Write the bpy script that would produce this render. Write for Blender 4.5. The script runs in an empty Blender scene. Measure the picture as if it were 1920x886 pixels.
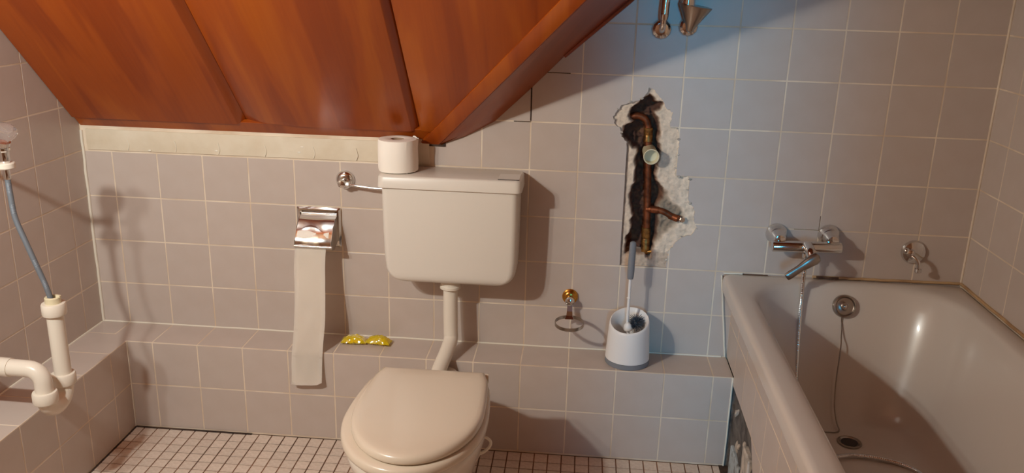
import bpy, bmesh, math, random
from math import pi, sin, cos, radians, sqrt
from mathutils import Vector, Matrix, noise

# ------------------------------------------------------------------ camera
S = bpy.context.scene
COL = S.collection
cam = bpy.data.cameras.new('camera'); camo = bpy.data.objects.new('camera', cam); COL.objects.link(camo)
R_, U_, B_ = (0.9961, 0.08435, 0.02607), (-0.04966, 0.2912, 0.95537), (0.07299, -0.95294, 0.29425)
camo.matrix_world = Matrix(((R_[0], U_[0], B_[0], -1.22265), (R_[1], U_[1], B_[1], -2.65692),
                            (R_[2], U_[2], B_[2], 1.51883), (0, 0, 0, 1)))
cam.sensor_fit = 'HORIZONTAL'; cam.sensor_width = 36.0; cam.lens = 36.0 * 1608.08 / 1920
cam.clip_start = 0.01
S.camera = camo
# ------------------------------------------------------------------ world, exposure
w = bpy.data.worlds.new('world'); S.world = w; w.use_nodes = True
w.node_tree.nodes['Background'].inputs[0].default_value = (0.9, 0.75, 0.62, 1)
w.node_tree.nodes['Background'].inputs[1].default_value = 0.0
S.view_settings.view_transform = 'Standard'; S.view_settings.look = 'None'
S.view_settings.gamma = 1; S.view_settings.exposure = 0.0
# ------------------------------------------------------------------ lights
def lamp(name, kind, loc, energy, color, **kw):
    l = bpy.data.lights.new(name, kind); l.energy = energy; l.color = color
    for k, v in kw.items(): setattr(l, k, v)
    o = bpy.data.objects.new(name, l); COL.objects.link(o); o.location = loc
    return o
WARM = (0.98, 1.10, 1.13)
for bx, be, bg in ((-2.50, 34, 28), (-2.66, 13.5, 11.5)):      # two bulbs of the mirror lamp in frosted shades open towards the toilet corner
    lamp('lamp_glow', 'POINT', (bx, -1.75, 1.73), bg, (1.0, 0.98, 0.85), shadow_soft_size=0.028)
    lb = lamp('lamp_bulb', 'SPOT', (bx, -1.75, 1.73), be, WARM, shadow_soft_size=0.028, spot_size=radians(150), spot_blend=1.0)
    lb.rotation_euler = (Vector((-2.35, 0, 0.85)) - lb.location).to_track_quat('-Z', 'Y').to_euler()
# added cool strip light, tints the back wall's middle; its source is unseen
cool_lamp = lamp('cool_fill_strip', 'AREA', (-0.84, -3.12, 1.15), 0.95, (0.05, 0.56, 1.0), shape='RECTANGLE', size=0.22, size_y=1.9, spread=radians(19))
cool_lamp.rotation_euler = (Vector((-0.80, 0, 0.88)) - Vector((-0.84, -3.12, 1.15))).to_track_quat('-Z', 'Y').to_euler()


# ------------------------------------------------------------------ materials
def lin(c):
    return tuple((x/255/12.92 if x/255 <= .04045 else ((x/255+.055)/1.055)**2.4) for x in c) + (1,)
def mat(name, col, rough=.4, metal=0, coat=0, bump=None, var=0, mottle=None, trans=0, ior=1.45, spec=.5, randv=0):
    m = bpy.data.materials.new(name); m.use_nodes = True
    n = m.node_tree.nodes; L = m.node_tree.links; p = n['Principled BSDF']
    p.inputs['Base Color'].default_value = lin(col); p.inputs['Roughness'].default_value = rough
    p.inputs['Metallic'].default_value = metal; p.inputs['Coat Weight'].default_value = coat
    p.inputs['Coat Roughness'].default_value = .06
    p.inputs['Transmission Weight'].default_value = trans; p.inputs['IOR'].default_value = ior
    p.inputs['Specular IOR Level'].default_value = spec
    tc = n.new('ShaderNodeTexCoord'); src = None
    if mottle:      # (colour 2, scale, low, high)
        c2, sc, lo, hi = mottle
        t = n.new('ShaderNodeTexNoise'); t.inputs['Scale'].default_value = sc; t.inputs['Detail'].default_value = 6
        L.new(tc.outputs['Object'], t.inputs['Vector'])
        r = n.new('ShaderNodeValToRGB'); r.color_ramp.elements[0].position = lo; r.color_ramp.elements[1].position = hi
        r.color_ramp.elements[0].color = lin(c2); r.color_ramp.elements[1].color = lin(col)
        L.new(t.outputs['Fac'], r.inputs[0]); src = r.outputs[0]; L.new(src, p.inputs['Base Color'])
    if randv:
        oi = n.new('ShaderNodeObjectInfo'); mr = n.new('ShaderNodeMapRange')
        mr.inputs['To Min'].default_value = 1-randv; mr.inputs['To Max'].default_value = 1+randv
        L.new(oi.outputs['Random'], mr.inputs['Value'])
        hs = n.new('ShaderNodeHueSaturation'); L.new(mr.outputs[0], hs.inputs['Value'])
        if src: L.new(src, hs.inputs['Color'])
        else: hs.inputs['Color'].default_value = lin(col)
        L.new(hs.outputs[0], p.inputs['Base Color'])
    if bump:        # (scale, strength, distance)
        t = n.new('ShaderNodeTexNoise'); t.inputs['Scale'].default_value = bump[0]; t.inputs['Detail'].default_value = 4
        L.new(tc.outputs['Object'], t.inputs['Vector'])
        b = n.new('ShaderNodeBump'); b.inputs['Strength'].default_value = bump[1]; b.inputs['Distance'].default_value = bump[2]
        L.new(t.outputs['Fac'], b.inputs['Height']); L.new(b.outputs[0], p.inputs['Normal'])
    return m
M = {}
M['tile'] = mat('glazed_tile', (199, 183, 173), .32, randv=.03, bump=(9, .25, .002), mottle=((195, 178, 167), 14, .3, .7))
M['grout'] = mat('grout', (234, 216, 194), .8, mottle=((212, 188, 162), 7, .35, .6), bump=(300, .3, .001))
M['caulk'] = mat('white_caulk', (232, 222, 205), .45, bump=(60, .3, .002))
M['tan_caulk'] = mat('tan_caulk', (196, 160, 118), .5, mottle=((165, 128, 92), 12, .35, .6), bump=(60, .3, .002))
M['dark_fill'] = mat('dark_gap', (48, 36, 30), .9, mottle=((80, 60, 48), 30, .4, .6))
M['mosaic'] = mat('mosaic_tile', (226, 209, 194), .42, randv=.05, mottle=((210, 190, 174), 90, .3, .65), bump=(120, .2, .001))
M['floor_grout'] = mat('floor_grout', (162, 120, 94), .9, mottle=((84, 56, 40), 2.6, .38, .62))
M['plaster_band'] = mat('painted_plaster', (226, 212, 190), .55, mottle=((214, 196, 170), 8, .3, .6), bump=(18, .5, .006))
M['enamel'] = mat('enamel', (212, 200, 190), .24, coat=.25, bump=(3, .1, .002))
M['cistern'] = mat('cream_plastic', (228, 218, 206), .33, coat=.1)
M['lid'] = mat('beige_plastic', (222, 206, 186), .26, coat=.3)
M['ceramic'] = mat('ceramic', (228, 216, 202), .12, coat=.4)
M['pvc'] = mat('pvc', (232, 220, 204), .3, coat=.2)
M['chrome'] = mat('chrome', (222, 220, 218), .09, 1)
M['dull_chrome'] = mat('worn_chrome', (170, 160, 150), .28, 1)
M['brass'] = mat('brass', (205, 150, 70), .22, 1)
M['braid'] = mat('braided_steel', (128, 134, 142), .5, .35, bump=(900, .6, .0008))
M['paper'] = mat('toilet_paper', (252, 242, 230), .95, bump=(120, .12, .0006), spec=.1)
M['paper_core'] = mat('cardboard', (170, 140, 115), .9)
M['white_plastic'] = mat('white_plastic', (236, 230, 226), .4)
M['grey_rubber'] = mat('grey_rubber', (128, 128, 132), .5)
M['bristle'] = mat('bristle', (92, 94, 102), .5)
M['copper'] = mat('old_copper', (150, 84, 52), .48, .75, mottle=((88, 48, 30), 40, .35, .65), bump=(90, .4, .002))
M['old_brass'] = mat('old_brass', (165, 118, 62), .42, .8, mottle=((96, 62, 36), 60, .35, .6), bump=(90, .4, .002))
M['sleeve'] = mat('yellowed_plastic', (222, 208, 174), .35, coat=.2)
M['masonry'] = mat('masonry', (120, 114, 110), .9, mottle=((66, 60, 58), 14, .35, .65), bump=(40, .8, .01))
M['mortar'] = mat('mortar_shard', (206, 192, 178), .85, mottle=((150, 142, 134), 30, .35, .6), bump=(60, .6, .004))
M['rubber_dark'] = mat('dark_slot', (60, 50, 44), .6)
M['acrylic'] = mat('clear_acrylic', (250, 246, 244), .04, trans=.92, ior=1.49)
M['yellow_film'] = mat('yellow_film', (255, 228, 40), .12, trans=.55, ior=1.35, coat=.5)
M['yellow_gel'] = mat('yellow_gel', (250, 206, 10), .25, trans=.1, ior=1.33)
M['ceiling_paint'] = mat('ceiling_paint', (150, 112, 88), .9)
M['concrete'] = mat('concrete', (128, 118, 110), .95)
def wood(name, a, b, c):
    m = bpy.data.materials.new(name); m.use_nodes = True
    n = m.node_tree.nodes; L = m.node_tree.links; p = n['Principled BSDF']
    p.inputs['Roughness'].default_value = .3; p.inputs['Coat Weight'].default_value = .15; p.inputs['Coat Roughness'].default_value = .22
    tc = n.new('ShaderNodeTexCoord'); oi = n.new('ShaderNodeObjectInfo')
    ad = n.new('ShaderNodeVectorMath'); ad.operation = 'ADD'
    L.new(tc.outputs['Object'], ad.inputs[0]); cx = n.new('ShaderNodeCombineXYZ')
    mu = n.new('ShaderNodeMath'); mu.operation = 'MULTIPLY'; mu.inputs[1].default_value = 9
    L.new(oi.outputs['Random'], mu.inputs[0]); L.new(mu.outputs[0], cx.inputs[0]); L.new(mu.outputs[0], cx.inputs[1]); L.new(cx.outputs[0], ad.inputs[1])
    mp = n.new('ShaderNodeMapping'); mp.inputs['Scale'].default_value = (1.5, .15, 1); L.new(ad.outputs[0], mp.inputs['Vector'])
    n1 = n.new('ShaderNodeTexNoise'); n1.inputs['Scale'].default_value = 5.5; n1.inputs['Detail'].default_value = 3; n1.inputs['Distortion'].default_value = .5
    L.new(mp.outputs[0], n1.inputs['Vector'])
    sn = n.new('ShaderNodeMath'); sn.operation = 'MULTIPLY'; sn.inputs[1].default_value = 44; L.new(n1.outputs['Fac'], sn.inputs[0])
    si = n.new('ShaderNodeMath'); si.operation = 'SINE'; L.new(sn.outputs[0], si.inputs[0])
    mp2 = n.new('ShaderNodeMapping'); mp2.inputs['Scale'].default_value = (140, 5, 140); L.new(ad.outputs[0], mp2.inputs['Vector'])
    n2 = n.new('ShaderNodeTexNoise'); n2.inputs['Scale'].default_value = 1; n2.inputs['Detail'].default_value = 2; L.new(mp2.outputs[0], n2.inputs['Vector'])
    # fac = big noise*.75 + rings*.1 + fine*.15
    def mad(x, k, y=None, yv=0):
        q = n.new('ShaderNodeMath'); q.operation = 'MULTIPLY_ADD'; q.inputs[1].default_value = k; L.new(x, q.inputs[0])
        if y is not None: L.new(y, q.inputs[2])
        else: q.inputs[2].default_value = yv
        return q.outputs[0]
    f = mad(n1.outputs['Fac'], .95, None, -.05); f = mad(si.outputs[0], .035, f); f = mad(n2.outputs['Fac'], .14, f)
    r = n.new('ShaderNodeValToRGB'); e = r.color_ramp.elements
    e[0].position = .34; e[0].color = lin(a); e[1].position = .68; e[1].color = lin(c)
    k = e.new(.5); k.color = lin(b)
    L.new(f, r.inputs[0]); L.new(r.outputs[0], p.inputs['Base Color'])
    bp = n.new('ShaderNodeBump'); bp.inputs['Strength'].default_value = .08; bp.inputs['Distance'].default_value = .001
    L.new(n2.outputs['Fac'], bp.inputs['Height']); L.new(bp.outputs[0], p.inputs['Normal'])
    return m
M['wood'] = wood('varnished_wood', (136, 54, 6), (154, 67, 8), (168, 81, 12))
M['trimwood'] = wood('red_trim_wood', (128, 52, 26), (148, 62, 30), (160, 72, 36))
def cavity_mat():
    m = bpy.data.materials.new('broken_plaster'); m.use_nodes = True
    n = m.node_tree.nodes; L = m.node_tree.links; p = n['Principled BSDF']; p.inputs['Roughness'].default_value = .92
    at = n.new('ShaderNodeAttribute'); at.attribute_name = 'Col'
    tc = n.new('ShaderNodeTexCoord'); t = n.new('ShaderNodeTexNoise'); t.inputs['Scale'].default_value = 70; t.inputs['Detail'].default_value = 6
    L.new(tc.outputs['Object'], t.inputs['Vector'])
    mr = n.new('ShaderNodeMapRange'); mr.inputs['From Min'].default_value = .3; mr.inputs['From Max'].default_value = .7
    mr.inputs['To Min'].default_value = .76; mr.inputs['To Max'].default_value = 1.06; L.new(t.outputs['Fac'], mr.inputs['Value'])
    hs = n.new('ShaderNodeHueSaturation'); L.new(at.outputs['Color'], hs.inputs['Color']); L.new(mr.outputs[0], hs.inputs['Value'])
    L.new(hs.outputs[0], p.inputs['Base Color'])
    b = n.new('ShaderNodeBump'); b.inputs['Strength'].default_value = .7; b.inputs['Distance'].default_value = .003
    L.new(t.outputs['Fac'], b.inputs['Height']); L.new(b.outputs[0], p.inputs['Normal'])
    return m
M['cavity'] = cavity_mat()

# ------------------------------------------------------------------ helpers
def link(name, data, parent=None, mw=None):
    o = bpy.data.objects.new(name, data); COL.objects.link(o)
    if parent is not None: o.parent = parent
    if mw is not None: o.matrix_local = mw
    return o
def obj(name, bm, m, parent=None, mw=None, smooth=True, label=None, auto=35):
    bmesh.ops.recalc_face_normals(bm, faces=bm.faces)
    if smooth:
        for f in bm.faces: f.smooth = True
        for e in bm.edges:
            if len(e.link_faces) == 2 and e.calc_face_angle(0) > radians(auto): e.smooth = False
    me = bpy.data.meshes.new(name); bm.to_mesh(me); bm.free(); me.materials.append(M[m])
    o = link(name, me, parent, mw)
    if label: o['label'] = label
    return o
def tag(o, label, cat, group=None):
    o['label'] = label; o['category'] = cat
    if group: o['group'] = group
    return o
def thing(name, loc, label, cat, group=None):
    o = bpy.data.objects.new(name, None); COL.objects.link(o); o.location = loc; o.empty_display_size = .05
    return tag(o, label, cat, group)
def struct(o, label=None):
    o['kind'] = 'structure'
    if label: o['label'] = label
    return o
def rel(root):     # world -> local translation for children of an empty
    return Matrix.Translation(-Vector(root.location))
def box(bm, lo, hi, bev=0, seg=1):
    lo = Vector(lo); hi = Vector(hi); c = (lo+hi)/2; d = hi-lo
    r = bmesh.ops.create_cube(bm, size=1, matrix=Matrix.Translation(c) @ Matrix.Diagonal((*d, 1)))
    if bev:
        es = list({e for v in r['verts'] for e in v.link_edges})
        bmesh.ops.bevel(bm, geom=es, offset=bev, segments=seg, affect='EDGES', profile=.6)
def loft(bm, rings, cap0=True, cap1=True, closed=True):
    V = [[bm.verts.new(p) for p in r] for r in rings]
    n = len(V[0])
    for a, b in zip(V, V[1:]):
        for i in range(n if closed else n-1):
            j = (i+1) % n; bm.faces.new((a[i], a[j], b[j], b[i]))
    if cap0: bm.faces.new(V[0][::-1])
    if cap1: bm.faces.new(V[-1])
    return V
def rrect(x0, x1, y0, y1, r, n=6):
    r = min(r, (x1-x0)/2-1e-4, (y1-y0)/2-1e-4); P = []
    for cx, cy, a0 in ((x1-r, y1-r, 0), (x0+r, y1-r, 90), (x0+r, y0+r, 180), (x1-r, y0+r, 270)):
        for i in range(n+1):
            a = radians(a0+90*i/n); P.append((cx+r*cos(a), cy+r*sin(a)))
    return P
def frame(d):
    d = Vector(d).normalized(); a = Vector((0, 0, 1)) if abs(d.z) < .9 else Vector((1, 0, 0))
    u = d.cross(a).normalized(); return u, d.cross(u).normalized()
def catmull(P, k=6):
    P = [Vector(p) for p in P]
    if len(P) < 3: return P
    Q = [2*P[0]-P[1]] + P + [2*P[-1]-P[-2]]; out = []
    for i in range(1, len(Q)-2):
        a, b, c, d = Q[i-1:i+3]
        for j in range(k):
            t = j/k; out.append(.5*((2*b)+(c-a)*t+(2*a-5*b+4*c-d)*t*t+(3*b-a-3*c+d)*t**3))
    return out+[P[-1]]
def tube(bm, P, r, seg=12, k=6, caps=True, smooth=True, radii=None):
    Q = catmull(P, k) if smooth else [Vector(p) for p in P]
    u = None; rings = []
    for i, p in enumerate(Q):
        d = (Q[min(i+1, len(Q)-1)]-Q[max(i-1, 0)]).normalized()
        if u is None: u, _ = frame(d)
        u = (u-d*u.dot(d)).normalized(); v = d.cross(u)
        rr = r(i/(len(Q)-1)) if callable(r) else r
        rings.append([p+u*rr*cos(2*pi*j/seg)+v*rr*sin(2*pi*j/seg) for j in range(seg)])
    loft(bm, rings, caps, caps)
def lathe(bm, prof, o, d, seg=24, caps=True):
    o = Vector(o); d = Vector(d).normalized(); u, v = frame(d)
    rings = [[o+d*h+(u*cos(2*pi*j/seg)+v*sin(2*pi*j/seg))*max(r, 1e-4) for j in range(seg)] for r, h in prof]
    loft(bm, rings, caps, caps)
def newbm(): return bmesh.new()

# ------------------------------------------------------------------ tiles
P_ = 0.153; Z0 = 0.31; LEDGE = 0.317; RX0 = -2.853; FRONT = -3.2; TOP = 2.35
rnd = random.Random(4)
tile_cache = {}
def tile_mesh(w, h, t=.006, c=.0011, m='tile'):
    key = (round(w, 4), round(h, 4), m)
    if key in tile_cache: return tile_cache[key]
    bm = newbm(); rings = []
    for z, i in ((-t, 0), (-c, 0), (-c*.3, c*.35), (0, c)):
        rings.append([(x, y, z) for x, y in ((-w/2+i, -h/2+i), (w/2-i, -h/2+i), (w/2-i, h/2-i), (-w/2+i, h/2-i))])
    loft(bm, rings, False, True)
    bmesh.ops.recalc_face_normals(bm, faces=bm.faces)
    me = bpy.data.meshes.new('tile'); bm.to_mesh(me); bm.free(); me.materials.append(M[m]); tile_cache[key] = me
    return me
def place_tile(parent, O, U, V, N, u0, u1, v0, v1, gap=.0034, name='tile', m='tile', wob=.0009):
    if u1-u0 < .012 or v1-v0 < .012: return None
    me = tile_mesh(u1-u0-gap, v1-v0-gap, m=m)
    c = Vector(O)+Vector(U)*(u0+u1)/2+Vector(V)*(v0+v1)/2+Vector(N)*rnd.uniform(-.0001, .0001)
    B = Matrix((Vector(U), Vector(V), Vector(N))).transposed().to_4x4()
    Rt = Matrix.Rotation(rnd.gauss(0, wob), 4, 'X') @ Matrix.Rotation(rnd.gauss(0, wob), 4, 'Y')
    return link(name, me, parent, Matrix.Translation(c) @ B @ Rt)
def edges(a, b, origin, pitch=P_):
    """grid lines origin + k*pitch clipped to [a, b]"""
    k = math.ceil((a-origin)/pitch-1e-6); L = [a]
    while origin+k*pitch < b-1e-6:
        if origin+k*pitch > a+1e-6: L.append(origin+k*pitch)
        k += 1
    return L+[b]

OUTER = [(-1.02, 1.1947), (-1.0012, 1.1863), (-0.989, 1.1703), (-0.9753, 1.158), (-0.9644, 1.1345), (-0.9414, 1.1207), (-0.9457, 1.1057), (-0.9486, 1.0739), (-0.9229, 1.0731), (-0.9161, 1.0359), (-0.917, 1.0019), (-0.9191, 0.9598), (-0.9188, 0.9233), (-0.8808, 0.9232), (-0.8742, 0.9119), (-0.874, 0.9089), (-0.873, 0.8545), (-0.8657, 0.8352), (-0.8535, 0.824), (-0.8487, 0.8124), (-0.8497, 0.7807), (-0.8382, 0.7573), (-0.8497, 0.7367), (-0.8827, 0.723), (-0.9038, 0.7017), (-0.9209, 0.6764), (-0.9222, 0.6436), (-0.9222, 0.619), (-0.9898, 0.6194), (-1.0732, 0.6189), (-1.0745, 0.7008), (-1.0742, 0.7573), (-1.0742, 0.8762), (-1.0753, 0.922), (-1.0751, 1.0065), (-1.0764, 1.0254), (-1.094, 1.0398), (-1.1015, 1.0696), (-1.1149, 1.0765), (-1.1238, 1.1024), (-1.1036, 1.1328), (-1.0751, 1.1469), (-1.0462, 1.1535), (-1.0259, 1.1763)]
INNER = [(-1.0145, 1.1694), (-1.0025, 1.1552), (-0.9762, 1.1451), (-0.9823, 1.1302), (-0.9998, 1.1184), (-0.9871, 1.0966), (-0.977, 1.0597), (-0.9805, 1.0332), (-0.9721, 0.9957), (-0.9795, 0.9456), (-0.9812, 0.9186), (-0.972, 0.8957), (-0.9556, 0.8779), (-0.9516, 0.8507), (-0.9699, 0.8183), (-0.962, 0.763), (-0.966, 0.7146), (-0.9745, 0.6735), (-0.9762, 0.6448), (-0.9928, 0.6603), (-1.0546, 0.6611), (-1.0539, 0.71), (-1.0407, 0.743), (-1.0399, 0.7871), (-1.052, 0.8262), (-1.056, 0.8575), (-1.0395, 0.8930), (-1.0415, 0.9774), (-1.0377, 1.0043), (-1.0589, 1.0148), (-1.0887, 1.0438), (-1.0846, 1.0665), (-1.0563, 1.0864), (-1.0723, 1.1044), (-1.0628, 1.127), (-1.0353, 1.1539)]
MID = [(-0.9795, 0.8962), (-0.9326, 0.8712), (-0.9229, 0.8442), (-0.891, 0.8222), (-0.8736, 0.7953), (-0.876, 0.7793), (-0.9077, 0.7498), (-0.9362, 0.7242), (-0.9598, 0.6825), (-0.9685, 0.6452), (-0.9865, 0.681), (-0.9876, 0.8016)]
def sd(P, x, z):
    """signed distance to polygon, negative inside"""
    d = 1e9; ins = False; n = len(P)
    for i in range(n):
        ax, az = P[i]; bx, bz = P[(i+1) % n]
        ex, ez = bx-ax, bz-az; t = ((x-ax)*ex+(z-az)*ez)/(ex*ex+ez*ez+1e-12); t = 0 if t < 0 else 1 if t > 1 else t
        q = (x-ax-ex*t)**2+(z-az-ez*t)**2
        if q < d: d = q
        if (az > z) != (bz > z) and x < (bx-ax)*(z-az)/(bz-az)+ax: ins = not ins
    d = sqrt(d); return -d if ins else d
# the jagged cutter, finely broken up along the edge
def jag(P, amp, step=.006):
    out = []
    for i in range(len(P)):
        a = Vector((*P[i], 0)); b = Vector((*P[(i+1) % len(P)], 0)); L = (b-a).length; n = max(1, int(L/step))
        straight = L > .045
        for k in range(n):
            p = a.lerp(b, k/n)
            if k and not straight:
                q = noise.noise(p*160)*amp; nrm = Vector((b.y-a.y, a.x-b.x, 0)).normalized(); p = p+nrm*q
            out.append((p.x, p.y))
    return out
def prism(poly, y0, y1):
    bm = newbm(); a = [bm.verts.new((x, y0, z)) for x, z in poly]; b = [bm.verts.new((x, y1, z)) for x, z in poly]
    n = len(poly); bm.faces.new(a); bm.faces.new(b[::-1])
    for i in range(n): bm.faces.new((a[i], b[i], b[(i+1) % n], a[(i+1) % n]))
    bmesh.ops.recalc_face_normals(bm, faces=bm.faces)
    me = bpy.data.meshes.new('cutter'); bm.to_mesh(me); bm.free(); return link('cutter', me)
cutter = prism(jag(OUTER, .006), -.05, .05)
def cut(objs):
    for o in objs:
        md = o.modifiers.new('b', 'BOOLEAN'); md.operation = 'DIFFERENCE'; md.object = cutter; md.solver = 'EXACT'
    bpy.context.view_layer.update(); dg = bpy.context.evaluated_depsgraph_get()
    new = [(o, bpy.data.meshes.new_from_object(o.evaluated_get(dg))) for o in objs]
    for o, me in new: o.modifiers.clear(); o.data = me
    for o, me in new:
        if len(me.polygons) == 0: bpy.data.objects.remove(o)

# ---- back wall
bm = newbm(); box(bm, (RX0-.05, .0005, 0), (.05, .010, TOP+.05))
wall_back = struct(obj('wall_back', bm, 'grout', smooth=False), 'back wall of square grey tiles with pale grout')
bm = newbm(); box(bm, (RX0-.05, .11, 0), (.05, .16, TOP+.05)); box(bm, (RX0-.05, .0101, 0), (-1.18, .11, TOP+.05)); box(bm, (-.78, .0101, 0), (.05, .11, TOP+.05))
box(bm, (-1.18, .0101, 0), (-.78, .11, .58)); box(bm, (-1.18, .0101, 1.24), (-.78, .11, TOP+.05))
obj('masonry', bm, 'concrete', wall_back, smooth=False)
xs = edges(RX0, 0, 0); zs = [LEDGE]+[Z0+P_*k for k in range(1, 14)]
tocut = [wall_back]; upper = []
OB = (0, 0, 0); UX = (1, 0, 0); UZ = (0, 0, 1); NB = (0, -1, 0)
for i in range(len(xs)-1):
    for k in range(len(zs)-1):
        x0, x1, z0, z1 = xs[i], xs[i+1], zs[k], zs[k+1]
        if x1 < -1.66 and k >= 4: continue
        if x1 > -1.66 and z0 > x1+2.60: continue
        t = place_tile(wall_back, OB, UX, UZ, NB, x0, x1, z0, z1, name='tile' if k < 9 else 'upper_tile')
        if t and x0 < -.83 and x1 > -1.13 and z0 < 1.2 and z1 > .61:
            box_poly = True
            if t.data.users > 1: t.data = t.data.copy()
            # close the tile body so that the boolean is watertight
            b2 = bmesh.new(); b2.from_mesh(t.data); bmesh.ops.holes_fill(b2, edges=b2.edges, sides=8); bmesh.ops.recalc_face_normals(b2, faces=b2.faces)
            b2.to_mesh(t.data); b2.free(); tocut.append(t)
# tiles behind the ledge front (below ledge top nothing shows)
cut(tocut)
bpy.data.objects.remove(cutter)
# loose tile with open dark joints beside the wooden slope
bm = newbm(); box(bm, (-1.3795, -.0006, 1.078), (-1.3755, .002, 1.2300)); box(bm, (-1.43, -.0006, 1.0735), (-1.377, .002, 1.0762)); box(bm, (-1.35, -.0004, 1.2272), (-1.26, .002, 1.2292))

obj('open_joint', bm, 'dark_fill', wall_back, smooth=False, label='dark cracked joint')
bm = newbm(); box(bm, (-.5360, -.0004, .7685), (-.4605, .002, .7698)); box(bm, (-.4603, -.0004, .7685), (-.4590, .002, .815)); M['brown_line'] = mat('brown_line', (96, 72, 58), .8); obj('open_joint', bm, 'brown_line', wall_back, smooth=False)
# plaster cavity as a height field
def smooth01(t): t = max(0, min(1, t)); return t*t*(3-2*t)
def cavity():
    x0, x1, z0, z1, st = -1.175, -.785, .585, 1.235, .0034
    nx, nz = int((x1-x0)/st), int((z1-z0)/st)
    me = bpy.data.meshes.new('plaster_cavity'); V = []; Fc = []; Cs = []
    cr, gy, dk, rd = (Vector(lin(c)[:3]) for c in ((238, 214, 190), (156, 136, 116), (98, 62, 46), (132, 84, 56)))
    for j in range(nz+1):
        for i in range(nx+1):
            x = x0+(x1-x0)*i/nx; z = z0+(z1-z0)*j/nz; p = Vector((x, 0, z))
            n1 = noise.fractal(p*45, 1, 2, 4); n2 = noise.fractal(p*150+Vector((9, 3, 1)), 1, 2, 3)
            do = sd(OUTER, x, z)
            if do > .02: y = .0098; c = cr
            else:
                di = sd(INNER, x, z)+n1*.006; dm = sd(MID, x, z)+n1*.008
                a = smooth01((.008-di)/.016); b = smooth01((.003-dm)/.02)
                y = .0075+n1*.003+n2*.0012+b*(.012+n1*.006)
                y = y*(1-a)+a*(.062+n1*.016+n2*.003)
                y = max(y, .0045)
                c = cr.lerp(gy, max(b, smooth01((n2-.35)*2)*.35)); c = c.lerp(dk.lerp(rd, smooth01(n1*1.5+.3)), smooth01((.009-di)/.010))
                if x < -1.066 and z < 1.02: c = c.lerp(rd, .6)
                if z < .668: c = c.lerp(rd.lerp(cr, .45), .55)
            V.append((x, y, z)); Cs.append((*c, 1))
    for j in range(nz):
        for i in range(nx):
            a = j*(nx+1)+i; Fc.append((a, a+1, a+nx+2, a+nx+1))
    me.from_pydata(V, [], Fc); at = me.color_attributes.new('Col', 'FLOAT_COLOR', 'POINT')
    for i, c in enumerate(Cs): at.data[i].color = c
    me.materials.append(M['cavity'])
    for f in me.polygons: f.use_smooth = True
    o = link('plaster_cavity', me, wall_back); o['label'] = 'jagged hole chopped through the tiles into plaster and brick'
cavity()
# raised crumbs of plaster along the broken edge
crumb = newbm()
for i, (x, z) in enumerate(jag(OUTER, .004, .012)):
    if z < .63 or (x < -1.07 and z < 1.02) or i % 3: continue
    r = rnd.uniform(.0022, .0055)
    q = bmesh.ops.create_icosphere(crumb, subdivisions=1, radius=r, matrix=Matrix.Translation((x+rnd.uniform(-.005, .003), rnd.uniform(-.0015, .003), z+rnd.uniform(-.004, .004))) @ Matrix.Diagonal((1.5, .6, 1, 1)))
    for v in q['verts']: v.co += Vector([rnd.uniform(-.3, .3)*r for _ in range(3)])
c = obj('plaster_crumb', crumb, 'mortar', wall_back, smooth=False); c['kind'] = 'stuff'

# painted plaster band under the slope
bm = newbm(); n = 60; rings = []
for i in range(n+1):
    x = -2.832+i*(1.135/n); q = noise.noise(Vector((x*9, 0, 3)))*.0018; q2 = noise.noise(Vector((x*16, 4, 3)))*.002
    rings.append([(x, .004, .9245), (x, -.0045+q, .927+q2*.6), (x, -.0065+q, .950), (x, -.006+q2, .975), (x, -.005, .995), (x, .004, .995)])
loft(bm, rings); obj('plaster_band', bm, 'plaster_band', wall_back, label='cream painted band of plaster under the wooden slope')
bm = newbm()
for x in (-2.69, -2.53, -2.385, -2.23, -2.07, -1.93):
    tube(bm, [(x+.004*sin(x*40), -.0068, .929), (x+.002, -.0075, .945), (x-.003, -.0070, .968)], .0011, 6)
for x, z in ((-2.395, .94), (-2.12, .947), (-2.62, .932), (-2.11, .965)):
    bmesh.ops.create_icosphere(bm, subdivisions=1, radius=.004, matrix=Matrix.Translation((x, -.0062, z)) @ Matrix.Diagonal((1.6, .4, .8, 1)))
o = obj('grout_drip', bm, 'caulk', wall_back); o['kind'] = 'stuff'

# ---- left wall
bm = newbm(); box(bm, (RX0-.06, FRONT, 0), (RX0-.0005, .02, TOP+.05))
wall_left = struct(obj('wall_left', bm, 'grout', smooth=False), 'side wall of grey tiles left of the toilet')
ys = edges(-1.63, 0, -.103); OL = (RX0, 0, 0)
for i in range(len(ys)-1):
    for k in range(len(zs)-1):
        y0, y1, z0, z1 = ys[i], ys[i+1], zs[k], zs[k+1]
        if z0 > 1.02-1.02*y0+.05: continue
        place_tile(wall_left, OL, (0, 1, 0), UZ, (1, 0, 0), y0, y1, z0, z1)
# ---- right wall
bm = newbm(); box(bm, (.0005, FRONT, 0), (.06, .02, TOP+.05))
wall_right = struct(obj('wall_right', bm, 'grout', smooth=False), 'side wall of grey tiles beyond the bathtub')
ys = edges(-1.78, 0, -.127)
for i in range(len(ys)-1):
    for k in range(1, len(zs)-1):
        place_tile(wall_right, (0, 0, 0), (0, 1, 0), UZ, (-1, 0, 0), ys[i], ys[i+1], max(zs[k], .62), zs[k+1])
bm = newbm(); box(bm, (RX0-.06, FRONT-.06, -.06), (.06, FRONT, TOP+.05)); struct(obj('wall_front', bm, 'ceiling_paint', smooth=False))

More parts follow.
